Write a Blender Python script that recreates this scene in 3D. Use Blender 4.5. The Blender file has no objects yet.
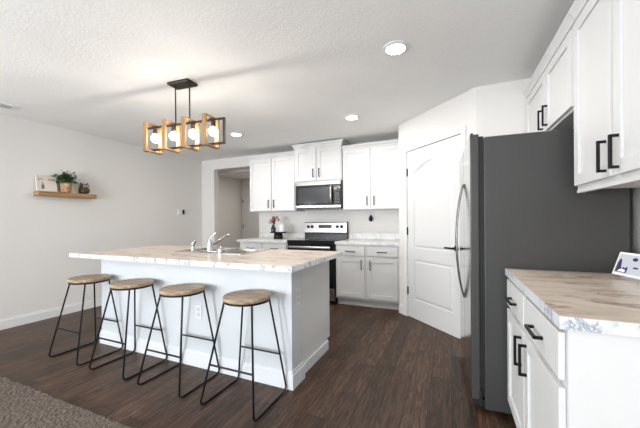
import bpy, bmesh, math, random
from mathutils import Vector, Matrix
random.seed(7)
S = bpy.context.scene
COL = S.collection
PI = math.pi

# ------------------------------------------------------------------ camera
F = 300.16; H0 = 221.76; CAMH = 1.1965
th = math.radians(23.505); pit = math.radians(-0.1015); rol = math.radians(-0.4214)
hf = Vector((-math.sin(th), math.cos(th), 0)); hr = Vector((math.cos(th), math.sin(th), 0)); up = Vector((0, 0, 1))
fw = hf*math.cos(pit) + up*math.sin(pit); u0 = -hf*math.sin(pit) + up*math.cos(pit)
rt = hr*math.cos(rol) + u0*math.sin(rol); u1 = -hr*math.sin(rol) + u0*math.cos(rol)
cd = bpy.data.cameras.new('camera'); cam = bpy.data.objects.new('camera', cd); COL.objects.link(cam)
M3 = Matrix((rt, u1, -fw)).transposed()
cam.matrix_world = Matrix.Translation((0, 0, CAMH)) @ M3.to_4x4()
cd.sensor_width = 36; cd.lens = F/640*36; cd.shift_y = (H0-214)/640; cd.clip_start = 0.05
S.camera = cam

# ------------------------------------------------------------------ world, lights, exposure
W = bpy.data.worlds.new('world'); S.world = W; W.use_nodes = True
W.node_tree.nodes['Background'].inputs[0].default_value = (0.80, 0.90, 1.0, 1)
W.node_tree.nodes['Background'].inputs[1].default_value = 1.0
S.view_settings.view_transform = 'Standard'; S.view_settings.look = 'None'
S.view_settings.exposure = 0.0; S.view_settings.gamma = 1.0
def area(name, loc, rot, sx, sy, power, color):
    l = bpy.data.lights.new(name, 'AREA'); l.shape = 'RECTANGLE'; l.size = sx; l.size_y = sy; l.energy = power; l.color = color
    o = bpy.data.objects.new(name, l); COL.objects.link(o); o.location = loc; o.rotation_euler = rot; return o
# unseen area lamps behind the camera, added in assumed window openings
TI = PI/2+0.8   # lamps tilted up to brighten the ceiling, as if off the ground
area('window_daylight', (-3.4, -3.5, 1.35), (TI, 0, 0), 1.6, 2.0, 165, (0.93, 0.965, 1.0))
area('window_daylight', (-0.3, -3.5, 1.45), (TI, 0, 0), 1.4, 1.5, 40, (0.93, 0.965, 1.0))
area('window_daylight', (-2.1, -3.5, 1.05), (PI/2, 0, 0), 0.14, 1.2, 125, (0.90, 0.95, 1.0))  # narrow strip added in place of a flash, for stool leg shadows
area('window_daylight', (-4.62, -1.9, 1.4), (TI, 0, -PI/2), 1.8, 1.6, 80, (0.93, 0.965, 1.0))
# unseen lamp added to brighten the hall beyond the opening
area('hall_ceiling_light', (-4.2, 6.0, 2.40), (0, 0, 0), 0.5, 0.5, 17, (1.0, 0.93, 0.86))

# ------------------------------------------------------------------ materials
MATS = {}
def newmat(name):
    m = bpy.data.materials.new(name); m.use_nodes = True
    return m, m.node_tree.nodes, m.node_tree.links, m.node_tree.nodes['Principled BSDF']
def mat(name, col, rough=0.5, metal=0.0, bump=0.0, bscale=60, emit=None, es=0, var=0.03, spec=None, coat=0):
    if name in MATS: return MATS[name]
    m, n, l, b = newmat(name)
    b.inputs['Roughness'].default_value = rough; b.inputs['Metallic'].default_value = metal
    if spec is not None: b.inputs['Specular IOR Level'].default_value = spec
    if coat: b.inputs['Coat Weight'].default_value = coat; b.inputs['Coat Roughness'].default_value = 0.08
    tc = n.new('ShaderNodeTexCoord'); no = n.new('ShaderNodeTexNoise'); no.inputs['Scale'].default_value = 4; no.inputs['Detail'].default_value = 3
    l.new(tc.outputs['Object'], no.inputs['Vector'])
    mx = n.new('ShaderNodeMix'); mx.data_type = 'RGBA'
    mx.inputs[6].default_value = (*[c*(1-var) for c in col], 1); mx.inputs[7].default_value = (*[min(1, c*(1+var)) for c in col], 1)
    l.new(no.outputs['Fac'], mx.inputs[0]); l.new(mx.outputs[2], b.inputs['Base Color'])
    if emit: b.inputs['Emission Color'].default_value = (*emit, 1); b.inputs['Emission Strength'].default_value = es
    if bump:
        n2 = n.new('ShaderNodeTexNoise'); n2.inputs['Scale'].default_value = bscale; n2.inputs['Detail'].default_value = 4
        l.new(tc.outputs['Object'], n2.inputs['Vector'])
        bp = n.new('ShaderNodeBump'); bp.inputs['Strength'].default_value = bump; bp.inputs['Distance'].default_value = 0.01
        l.new(n2.outputs['Fac'], bp.inputs['Height']); l.new(bp.outputs['Normal'], b.inputs['Normal'])
    MATS[name] = m; return m
def ramp(n, stops):
    r = n.new('ShaderNodeValToRGB'); e = r.color_ramp.elements
    while len(e) < len(stops): e.new(0.5)
    for k, (p, c) in enumerate(stops): e[k].position = p; e[k].color = (*c, 1)
    return r
def mapping(n, l, scale, rot=(0, 0, 0)):
    tc = n.new('ShaderNodeTexCoord'); mp = n.new('ShaderNodeMapping'); mp.inputs['Scale'].default_value = scale; mp.inputs['Rotation'].default_value = rot
    l.new(tc.outputs['Object'], mp.inputs['Vector']); return mp
def wood(name, c1, c2, c3, scale, rough=0.5):
    m, n, l, b = newmat(name); mp = mapping(n, l, scale)
    no = n.new('ShaderNodeTexNoise'); no.inputs['Scale'].default_value = 3; no.inputs['Detail'].default_value = 7; no.inputs['Distortion'].default_value = 0.6
    l.new(mp.outputs[0], no.inputs['Vector'])
    r = ramp(n, [(0.3, c1), (0.5, c2), (0.7, c3)]); l.new(no.outputs['Fac'], r.inputs[0]); l.new(r.outputs[0], b.inputs['Base Color'])
    bp = n.new('ShaderNodeBump'); bp.inputs['Strength'].default_value = 0.2; bp.inputs['Distance'].default_value = 0.003
    l.new(no.outputs['Fac'], bp.inputs['Height']); l.new(bp.outputs[0], b.inputs['Normal'])
    b.inputs['Roughness'].default_value = rough; return m
def floor_mat():
    m, n, l, b = newmat('dark_plank_floor')
    tc = n.new('ShaderNodeTexCoord'); mp = n.new('ShaderNodeMapping'); mp.inputs['Rotation'].default_value = (0, 0, PI/2)
    l.new(tc.outputs['Object'], mp.inputs['Vector'])
    br = n.new('ShaderNodeTexBrick'); br.offset = 0.37; br.inputs['Scale'].default_value = 1.0
    br.inputs['Brick Width'].default_value = 1.22; br.inputs['Row Height'].default_value = 0.14; br.inputs['Mortar Size'].default_value = 0.0025
    br.inputs['Color1'].default_value = (0.0, 0.0, 0.0, 1); br.inputs['Color2'].default_value = (1, 1, 1, 1); br.inputs['Mortar'].default_value = (0.5, 0.5, 0.5, 1)
    l.new(mp.outputs[0], br.inputs['Vector'])
    # grain, shifted per plank
    sc = n.new('ShaderNodeVectorMath'); sc.operation = 'MULTIPLY'; sc.inputs[1].default_value = (1.3, 14.0, 1.0); l.new(mp.outputs[0], sc.inputs[0])
    ad = n.new('ShaderNodeVectorMath'); ad.operation = 'MULTIPLY_ADD'; ad.inputs[1].default_value = (9, 5, 7); l.new(br.outputs['Color'], ad.inputs[0]); l.new(sc.outputs[0], ad.inputs[2])
    g = n.new('ShaderNodeTexNoise'); g.inputs['Scale'].default_value = 3.0; g.inputs['Detail'].default_value = 9; g.inputs['Roughness'].default_value = 0.66; g.inputs['Distortion'].default_value = 1.5
    l.new(ad.outputs[0], g.inputs['Vector'])
    r = ramp(n, [(0.30, (0.017, 0.0085, 0.005)), (0.46, (0.042, 0.0240, 0.015)), (0.58, (0.078, 0.047, 0.031)), (0.76, (0.155, 0.102, 0.069))])
    l.new(g.outputs['Fac'], r.inputs[0])
    v = n.new('ShaderNodeMix'); v.data_type = 'RGBA'; v.blend_type = 'MULTIPLY'; v.inputs[0].default_value = 1
    r2 = ramp(n, [(0, (0.74, 0.73, 0.73)), (1, (1.45, 1.36, 1.28))]); l.new(br.outputs['Color'], r2.inputs[0])
    l.new(r.outputs[0], v.inputs[6]); l.new(r2.outputs[0], v.inputs[7])
    mo = n.new('ShaderNodeMix'); mo.data_type = 'RGBA'; mo.inputs[7].default_value = (0.012, 0.008, 0.006, 1)
    l.new(br.outputs['Fac'], mo.inputs[0]); l.new(v.outputs[2], mo.inputs[6]); l.new(mo.outputs[2], b.inputs['Base Color'])
    b.inputs['Roughness'].default_value = 0.42; b.inputs['Specular IOR Level'].default_value = 0.25
    bp = n.new('ShaderNodeBump'); bp.inputs['Strength'].default_value = 0.25; bp.inputs['Distance'].default_value = 0.004
    l.new(g.outputs['Fac'], bp.inputs['Height']); l.new(bp.outputs[0], b.inputs['Normal'])
    return m
def marble(name, base, mid, vein, scale, rot, lo=0.42, hi=0.5, dist=7, rough=0.28, soft=(0.30, 0.62), cov=(0.46, 0.62)):
    m, n, l, b = newmat(name); mp = mapping(n, l, scale, rot)
    big = n.new('ShaderNodeTexNoise'); big.inputs['Scale'].default_value = 1.3; big.inputs['Detail'].default_value = 6; big.inputs['Distortion'].default_value = 1.2
    l.new(mp.outputs[0], big.inputs['Vector'])
    r1 = ramp(n, [(soft[0], base), (soft[1], mid)]); l.new(big.outputs['Fac'], r1.inputs[0])
    vn = n.new('ShaderNodeTexNoise'); vn.inputs['Scale'].default_value = 2.0; vn.inputs['Detail'].default_value = 8; vn.inputs['Roughness'].default_value = 0.62; vn.inputs['Distortion'].default_value = dist*0.1
    l.new(mp.outputs[0], vn.inputs['Vector'])
    r2 = ramp(n, [(lo-0.045, (0, 0, 0)), ((lo+hi)/2, (1, 1, 1)), (hi+0.045, (0, 0, 0))]); l.new(vn.outputs['Fac'], r2.inputs[0])
    patch = n.new('ShaderNodeTexNoise'); patch.inputs['Scale'].default_value = 1.1; patch.inputs['Detail'].default_value = 2; l.new(mp.outputs[0], patch.inputs['Vector'])
    r3 = ramp(n, [(cov[0], (0, 0, 0)), (cov[1], (1, 1, 1))]); l.new(patch.outputs['Fac'], r3.inputs[0])
    mu = n.new('ShaderNodeMath'); mu.operation = 'MULTIPLY'; l.new(r2.outputs[0], mu.inputs[0]); l.new(r3.outputs[0], mu.inputs[1])
    mx = n.new('ShaderNodeMix'); mx.data_type = 'RGBA'; mx.inputs[7].default_value = (*vein, 1)
    l.new(mu.outputs[0], mx.inputs[0]); l.new(r1.outputs[0], mx.inputs[6]); l.new(mx.outputs[2], b.inputs['Base Color'])
    b.inputs['Roughness'].default_value = rough; return m

WALL = mat('warm_grey_wall_paint', (0.735, 0.715, 0.69), 0.85, bump=0.06, bscale=120, var=0.01)
CEIL = mat('textured_white_ceiling', (0.90, 0.895, 0.88), 0.9, bump=0.24, bscale=62, var=0.02)
TRIM = mat('white_trim_paint', (0.78, 0.78, 0.775), 0.4, var=0.01)
DOORW = mat('white_door_paint', (0.69, 0.69, 0.685), 0.42, var=0.01)
CAB = mat('white_cabinet_paint', (0.68, 0.68, 0.675), 0.42, var=0.01)
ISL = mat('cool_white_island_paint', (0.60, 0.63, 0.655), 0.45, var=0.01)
BLK = mat('matte_black_metal', (0.012, 0.012, 0.013), 0.4, 0.6)
BRONZE = mat('dark_bronze_metal', (0.05, 0.042, 0.036), 0.38, 0.8)
STEEL = mat('brushed_stainless', (0.46, 0.45, 0.44), 0.26, 1.0, var=0.05)
CHROME = mat('chrome', (0.58, 0.58, 0.59), 0.12, 1.0, var=0.01)
DSTEEL = mat('dark_stainless', (0.42, 0.42, 0.42), 0.13, 1.0, var=0.02)
FSIDE = mat('charcoal_fridge_enamel', (0.048, 0.047, 0.046), 0.45, 0.0, bump=0.05, bscale=300)
FGAP = mat('black_rubber', (0.01, 0.01, 0.01), 0.6)
GLOSS = mat('black_glass', (0.008, 0.008, 0.009), 0.10, spec=0.35)
OVEN = mat('oven_glass', (0.022, 0.023, 0.025), 0.12)
PLASTIC = mat('white_plastic', (0.70, 0.705, 0.70), 0.35)
PANTRYD = mat('shadow_gap', (0.25, 0.25, 0.25), 0.8)
FLOORM = floor_mat()
LAM_TOP = marble('beige_marble_laminate', (0.60, 0.485, 0.385), (0.74, 0.655, 0.565), (0.27, 0.17, 0.11), (2.6, 9.0, 3), (0, 0, 0.40), 0.46, 0.485, cov=(0.45, 0.58))
LAM_EDGE_LIT = marble('white_marble_laminate', (0.74, 0.76, 0.79), (0.66, 0.69, 0.73), (0.24, 0.26, 0.32), (9, 7, 5), (0.3, 0.6, 0.2), 0.47, 0.495, dist=8, cov=(0.44, 0.54))  # same laminate as the beige tops, cool light painted in as white
LAM_BACK_LIT = marble('pale_marble_laminate', (0.72, 0.715, 0.71), (0.60, 0.59, 0.58), (0.30, 0.29, 0.30), (6, 6, 6), (0.4, 0.4, 0.5), 0.45, 0.50, dist=12)  # same laminate again, whitened by reflected light painted into its colour
OAK = wood('honey_oak', (0.20, 0.105, 0.035), (0.30, 0.165, 0.06), (0.38, 0.22, 0.09), (6, 6, 1.2), 0.5)
SEATW = wood('weathered_elm', (0.19, 0.13, 0.085), (0.37, 0.265, 0.175), (0.52, 0.39, 0.27), (2.5, 14, 14), 0.45)
SHELFW = wood('rustic_pine', (0.20, 0.105, 0.038), (0.33, 0.18, 0.07), (0.43, 0.25, 0.105), (10, 1.4, 10), 0.55)

# ------------------------------------------------------------------ mesh helpers
def box(bm, x0, x1, y0, y1, z0, z1, bev=0.0, mtx=None):
    v = [bm.verts.new((x, y, z)) for x in (x0, x1) for y in (y0, y1) for z in (z0, z1)]
    fs = [(0, 1, 3, 2), (4, 6, 7, 5), (0, 4, 5, 1), (2, 3, 7, 6), (0, 2, 6, 4), (1, 5, 7, 3)]
    faces = [bm.faces.new([v[i] for i in f]) for f in fs]
    if mtx is not None: bmesh.ops.transform(bm, matrix=mtx, verts=v)
    if bev:
        es = list({e for f in faces for e in f.edges})
        bmesh.ops.bevel(bm, geom=es, offset=bev, segments=2, affect='EDGES', profile=0.5)
def tube(bm, pts, r, seg=8, closed=False, caps=True):
    pts = [Vector(p) for p in pts]; n = len(pts); rings = []
    prev = None
    for i, p in enumerate(pts):
        if closed: t = (pts[(i+1) % n]-pts[i-1]).normalized()
        elif i == 0: t = (pts[1]-p).normalized()
        elif i == n-1: t = (p-pts[-2]).normalized()
        else: t = ((pts[i+1]-p).normalized()+(p-pts[i-1]).normalized()).normalized()
        if prev is None:
            a = Vector((0, 0, 1)) if abs(t.z) < 0.9 else Vector((1, 0, 0)); nx = t.cross(a).normalized()
        else: nx = (prev - t*prev.dot(t)).normalized()
        prev = nx; ny = t.cross(nx)
        rr = r[i] if isinstance(r, (list, tuple)) else r
        rings.append([bm.verts.new(p + nx*rr*math.cos(2*PI*k/seg) + ny*rr*math.sin(2*PI*k/seg)) for k in range(seg)])
    m = n if closed else n-1
    for i in range(m):
        a, b = rings[i], rings[(i+1) % n]
        for k in range(seg): bm.faces.new((a[k], a[(k+1) % seg], b[(k+1) % seg], b[k]))
    if caps and not closed:
        bm.faces.new(rings[0][::-1]); bm.faces.new(rings[-1])
def lathe(bm, prof, c=(0, 0, 0), seg=28, mtx=None, caps=True):
    rings = []; new = []
    for r, z in prof:
        if r < 1e-6: ring = [bm.verts.new((c[0], c[1], c[2]+z))]
        else: ring = [bm.verts.new((c[0]+r*math.cos(2*PI*k/seg), c[1]+r*math.sin(2*PI*k/seg), c[2]+z)) for k in range(seg)]
        rings.append(ring); new += ring
    for a, b in zip(rings, rings[1:]):
        if len(a) == 1 and len(b) == 1: continue
        for k in range(seg):
            k2 = (k+1) % seg
            if len(a) == 1: bm.faces.new((a[0], b[k2], b[k]))
            elif len(b) == 1: bm.faces.new((a[k], a[k2], b[0]))
            else: bm.faces.new((a[k], a[k2], b[k2], b[k]))
    if caps and len(rings[0]) > 1: bm.faces.new(rings[0][::-1])
    if caps and len(rings[-1]) > 1: bm.faces.new(rings[-1])
    if mtx is not None: bmesh.ops.transform(bm, matrix=mtx, verts=new)
def prism(bm, poly, y0, y1, axis='y'):
    def P(a, b, t): return (a, t, b) if axis == 'y' else ((t, a, b) if axis == 'x' else (a, b, t))
    A = [bm.verts.new(P(a, b, y0)) for a, b in poly]; B = [bm.verts.new(P(a, b, y1)) for a, b in poly]
    bm.faces.new(A[::-1]); bm.faces.new(B); n = len(poly)
    for i in range(n): bm.faces.new((A[i], A[(i+1) % n], B[(i+1) % n], B[i]))
def taper(bm, polyA, yA, polyB, yB):   # frustum between two outlines in XZ
    A = [bm.verts.new((a, yA, b)) for a, b in polyA]; B = [bm.verts.new((a, yB, b)) for a, b in polyB]
    bm.faces.new(A[::-1]); bm.faces.new(B); n = len(A)
    for i in range(n): bm.faces.new((A[i], A[(i+1) % n], B[(i+1) % n], B[i]))
def obj(name, bm, m, parent=None, smooth=False, label=None, loc=None, rot=None):
    bmesh.ops.recalc_face_normals(bm, faces=bm.faces)
    me = bpy.data.meshes.new(name); bm.to_mesh(me); bm.free()
    me.materials.append(m)
    if smooth:
        for p in me.polygons: p.use_smooth = True
        me.set_sharp_from_angle(angle=math.radians(40))
    o = bpy.data.objects.new(name, me); COL.objects.link(o)
    if parent: o.parent = parent
    if label: o['label'] = label
    if loc: o.location = loc
    if rot: o.rotation_euler = rot
    return o
def thing(name, label, cat, loc=(0, 0, 0), rotz=0, group=None):
    o = bpy.data.objects.new(name, None); COL.objects.link(o); o.empty_display_size = 0.1
    o.location = loc; o.rotation_euler = (0, 0, rotz); o['label'] = label; o['category'] = cat
    if group: o['group'] = group
    return o
def tag(o, label, cat, group=None):
    o['label'] = label; o['category'] = cat
    if group: o['group'] = group
    return o
def struct(name, bm, m, parent=None, label=None, loc=None, rot=None):
    o = obj(name, bm, m, parent, label=label, loc=loc, rot=rot)
    if not parent: o['kind'] = 'structure'
    return o
def B(): return bmesh.new()
def bx(name, m, parent, *a, bev=0.0, **k):
    b = B(); box(b, *a, bev=bev); return obj(name, b, m, parent, **k)

# ------------------------------------------------------------------ room shell
ZC = 2.44; XL = -4.65; XR = 0.95; YW = 4.66; YR = -3.6
b = B(); box(b, -5.9, 1.2, YR-0.1, 7.5, -0.1, 0); struct('floor', b, FLOORM, label='dark brown wood plank floor')
b = B(); box(b, -5.9, 1.2, YR-0.1, 7.5, ZC, ZC+0.1); struct('ceiling', b, CEIL, label='textured off-white ceiling')
b = B(); box(b, XL-0.12, XL, -1.0, YW, 0, ZC); box(b, XL-0.12, XL, YR, -2.8, 0, ZC); box(b, XL-0.12, XL, -2.8, -1.0, 0, 0.6); box(b, XL-0.12, XL, -2.8, -1.0, 2.2, ZC)
struct('wall_left', b, WALL, label='warm light grey wall with the wooden shelf')
b = B(); box(b, XR, XR+0.12, YR, 4.78, 0, ZC); struct('wall_right', b, WALL)
b = B()
box(b, -5.77, -4.33, YW, YW+0.12, 0, ZC); box(b, -4.33, -3.26, YW, YW+0.12, 2.245, ZC); box(b, -3.26, XR, YW, YW+0.12, 0, ZC)
struct('wall_back', b, WALL, label='kitchen back wall with the hall opening')
b = B(); box(b, -4.2, XL, YR-0.1, YR, 0, ZC)
box(b, -4.2, -2.6, YR-0.1, YR, 0, 0.35); box(b, -4.2, -2.6, YR-0.1, YR, 2.35, ZC); box(b, -2.35, -1.85, YR-0.1, YR, 0, 0.25); box(b, -2.35, -1.85, YR-0.1, YR, 2.05, ZC)
box(b, -2.6, -2.35, YR-0.1, YR, 0, ZC); box(b, -1.85, -1.0, YR-0.1, YR, 0, ZC); box(b, -1.0, 0.4, YR-0.1, YR, 0, 0.7); box(b, -1.0, 0.4, YR-0.1, YR, 2.2, ZC); box(b, 0.4, XR, YR-0.1, YR, 0, ZC)
struct('wall_front', b, WALL)
for i, (x0, x1, z0, z1) in enumerate([(-4.2, -2.6, 0.35, 2.35), (-1.0, 0.4, 0.7, 2.2), (-2.35, -1.85, 0.25, 2.05)]):  # openings assumed; the last, narrow one added for the strip lamp
    b = B(); w = 0.05
    box(b, x0, x0+w, YR-0.08, YR-0.02, z0, z1); box(b, x1-w, x1, YR-0.08, YR-0.02, z0, z1); box(b, x0, x1, YR-0.08, YR-0.02, z0, z0+w); box(b, x0, x1, YR-0.08, YR-0.02, z1-w, z1)
    struct('window_%d' % (i+1), b, TRIM)
# pantry enclosure: side wall, diagonal wall with the door opening, short wall
b = B(); box(b, -0.615, -0.515, 4.0, YW, 0, ZC); struct('wall_pantry_side', b, WALL)
diag = (-0.615, 4.0, 0); drot = (0, 0, -PI/4)
b = B(); box(b, 0.0, 0.165, 0, 0.10, 0, ZC); box(b, 1.02, 1.19, 0, 0.10, 0, ZC); box(b, 0.165, 1.02, 0, 0.10, 2.058, ZC)
struct('wall_pantry_diagonal', b, WALL, loc=diag, rot=drot)
b = B(); box(b, 0.2265, XR, 3.158, 3.258, 0, ZC); struct('wall_pantry_right', b, WALL)
# hall beyond
b = B(); box(b, -5.77, -5.65, YW+0.12, 7.2, 0, ZC); struct('wall_hall_left', b, WALL)
b = B(); box(b, -5.77, -2.9, 7.2, 7.3, 0, ZC); struct('wall_hall_far', b, WALL)
b = B(); box(b, -3.0, -2.9, YW+0.12, 7.2, 0, ZC); struct('wall_hall_right', b, WALL)
b = B(); box(b, -5.65, -3.0, 5.35, 5.47, 2.30, ZC); struct('trim_hall_beam', b, TRIM, label='dropped ceiling beam in the hall')
# baseboards
def baseboard(name, bm):
    return struct(name, bm, TRIM)
def bb_box(b, x0, x1, y0, y1, thin_axis, out):   # profile: flat board with stepped top
    box(b, x0, x1, y0, y1, 0.0, 0.095)
    if thin_axis == 'x':
        a = (x0, x0+(x1-x0)*0.55) if out > 0 else (x1-(x1-x0)*0.55, x1); box(b, a[0], a[1], y0, y1, 0.095, 0.115)
    else:
        a = (y0+(y1-y0)*0.45, y1) if out < 0 else (y0, y0+(y1-y0)*0.55); box(b, x0, x1, a[0], a[1], 0.095, 0.115)
b = B(); bb_box(b, XL, XL+0.014, YR, YW, 'x', 1); baseboard('baseboard_left', b)
b = B(); bb_box(b, XL+0.014, -4.33, YW-0.014, YW, 'y', -1); baseboard('baseboard_back', b)
b = B(); bb_box(b, 0, 0.108, -0.014, 0, 'y', -1); bb_box(b, 1.088, 1.19, -0.014, 0, 'y', -1)
o = baseboard('baseboard_pantry', b); o.location = diag; o.rotation_euler = drot

# ------------------------------------------------------------------ panel door with arched upper panel
def arch_door(bm, W_, H_, ry=0.0, st=0.115, low=(0.235, 0.72), upz=(0.86, 1.78), arch=0.10):
    T = 0.035; r = 0.010
    box(bm, 0, W_, ry+r, ry+T, 0, H_)
    x0, x1 = st, W_-st
    box(bm, 0, x0, ry, ry+r, 0, H_); box(bm, x1, W_, ry, ry+r, 0, H_)
    box(bm, x0, x1, ry, ry+r, 0, low[0]); box(bm, x0, x1, ry, ry+r, low[1], upz[0])
    def archpts(xa, xb, z, h, n=16):
        out = []
        for k in range(n+1):
            t = k/n; s = (1-math.cos(2*PI*t))/2
            out.append((xa+(xb-xa)*t, z+h*s**0.8))
        return out
    ap = archpts(x0, x1, upz[1], arch)
    prism(bm, ap + [(x1, H_), (x0, H_)], ry, ry+r)
    g = 0.012; g2 = 0.035
    def rect(xa, xb, za, zb): return [(xa, za), (xb, za), (xb, zb), (xa, zb)]
    taper(bm, rect(x0+g2, x1-g2, low[0]+g2, low[1]-g2), ry+0.002, rect(x0+g, x1-g, low[0]+g, low[1]-g), ry+r+0.001)
    def up_(gg): return [(x0+gg, upz[0]+gg), (x1-gg, upz[0]+gg)] + archpts(x0+gg, x1-gg, upz[1]-gg, arch)[::-1]
    taper(bm, up_(g2), ry+0.002, up_(g), ry+r+0.001)
def hinge(parent, x, z):
    b = B(); box(b, x-0.012, x+0.008, -0.006, 0.012, z-0.045, z+0.045, bev=0.002)
    tube(b, [(x-0.002, -0.008, z-0.05), (x-0.002, -0.008, z+0.05)], 0.006)
    return obj('hinge', b, BLK, parent, label='black hinge')
dr = bpy.data.objects.new('door_1', None)
b = B(); arch_door(b, 0.843, 2.045)
d1 = struct('door_1', b, DOORW, label='white two-panel pantry door with an arched upper panel')
dp = Vector(diag) + Matrix.Rotation(-PI/4, 3, 'Z') @ Vector((0.171, 0.004, 0.006)); d1.location = dp; d1.rotation_euler = drot
for z in (0.32, 1.06, 1.79): hinge(d1, 0.002, z)
b = B()
lathe(b, [(0.0, 0), (0.028, 0), (0.028, 0.008), (0.012, 0.012), (0.012, 0.05), (0, 0.05)], mtx=Matrix.Translation((0.77, 0, 0.905)) @ Matrix.Rotation(PI/2, 4, 'X'))
box(b, 0.655, 0.782, -0.056, -0.040, 0.896, 0.914, bev=0.004)
obj('lever_handle', b, BLK, d1, smooth=True, label='black lever handle')
b = B()   # casing
def casing(b, x0, x1, zt, w=0.062):
    for (a, c) in ((x0-w, x0), (x1, x1+w)):
        box(b, a, c, -0.012, 0, 0, zt+w)
        box(b, a if a < x0 else c-0.016, a+0.016 if a < x0 else c, -0.019, -0.012, 0, zt+w)
    box(b, x0, x1, -0.012, 0, zt, zt+w); box(b, x0-w+0.016, x1+w-0.016, -0.019, -0.012, zt+w-0.016, zt+w)
casing(b, 0.167, 1.018, 2.056)
o = struct('trim_1', b, TRIM, loc=diag, rot=drot, label='white casing round the pantry door')
# hall door
b = B(); arch_door(b, 0.80, 2.04)
d2 = struct('door_2', b, DOORW, label='white panel door at the end of the hall', loc=(-5.565, 7.155, 0.006))
for z in (0.32, 1.06, 1.79): hinge(d2, 0.002, z)
b = B(); lathe(b, [(0, 0), (0.02, 0), (0.012, 0.03), (0.028, 0.05), (0.02, 0.07), (0, 0.075)], mtx=Matrix.Translation((0.74, 0, 0.95)) @ Matrix.Rotation(PI/2, 4, 'X'))
obj('door_knob', b, BLK, d2, smooth=True)
b = B(); casing(b, 0, 0.81, 2.05); struct('trim_2', b, TRIM, loc=(-5.570, 7.2, 0))

# ------------------------------------------------------------------ carpet
b = B(); xs = [-4.63 + 0.0135*i for i in range(300)]; ys = [1.160 - 0.0135*i for i in range(60)]
grid = []
for j, y in enumerate(ys):
    row = []
    for i, x in enumerate(xs):
        z = 0.013 + random.uniform(-0.003, 0.003)
        if j == 0: z = 0.002
        row.append(b.verts.new((x + random.uniform(-.004, .004), y + (random.uniform(-.004, .004) if j else 0), z)))
    grid.append(row)
for j in range(len(ys)-1):
    for i in range(len(xs)-1): b.faces.new((grid[j][i], grid[j][i+1], grid[j+1][i+1], grid[j+1][i]))
v = [b.verts.new(p) for p in ((xs[0], YR+0.02, 0.013), (xs[-1], YR+0.02, 0.013), (xs[-1], ys[-1], 0.013), (xs[0], ys[-1], 0.013))]
b.faces.new(v)
m_, n_, l_, p_ = newmat('taupe_carpet')
mp = mapping(n_, l_, (1, 1, 1)); nz = n_.new('ShaderNodeTexNoise'); nz.inputs['Scale'].default_value = 130; nz.inputs['Detail'].default_value = 5; l_.new(mp.outputs[0], nz.inputs['Vector'])
rr = ramp(n_, [(0.32, (0.075, 0.060, 0.050)), (0.52, (0.140, 0.115, 0.098)), (0.72, (0.22, 0.185, 0.16))]); l_.new(nz.outputs['Fac'], rr.inputs[0]); l_.new(rr.outputs[0], p_.inputs['Base Color'])
p_.inputs['Roughness'].default_value = 1.0; p_.inputs['Specular IOR Level'].default_value = 0.05
o = obj('carpet', b, m_); o['kind'] = 'stuff'; o['label'] = 'taupe pile carpet of the living area'; o['category'] = 'carpet'

# ------------------------------------------------------------------ cabinets
def shaker(W_, H_, st=0.058):
    b = B(); T = 0.019
    box(b, 0, st, -T, 0, 0, H_, bev=0.0015); box(b, W_-st, W_, -T, 0, 0, H_, bev=0.0015)
    box(b, st, W_-st, -T, 0, 0, st, bev=0.0015); box(b, st, W_-st, -T, 0, H_-st, H_, bev=0.0015)
    box(b, st-0.001, W_-st+0.001, -0.009, -0.001, st-0.001, H_-st+0.001)
    return b
def slab(W_, H_):
    b = B(); box(b, 0, W_, -0.019, 0, 0, H_, bev=0.003); return b
def pull(parent, x, z, L, vertical=True, name='handle'):
    b = B(); w = 0.0055; y0 = -0.019; y1 = -0.045
    if vertical:
        box(b, x-w, x+w, y1-w, y1+w, z-L/2, z+L/2, bev=0.001)
        for s in (-1, 1):
            zz = z+s*(L/2-w); box(b, x-w, x+w, y1, y0, zz-w, zz+w)
    else:
        box(b, x-L/2, x+L/2, y1-w, y1+w, z-w, z+w, bev=0.001)
        for s in (-1, 1):
            xx = x+s*(L/2-w); box(b, xx-w, xx+w, y1, y0, z-w, z+w)
    return obj(name, b, BLK, parent, label='black square bar pull')
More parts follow.
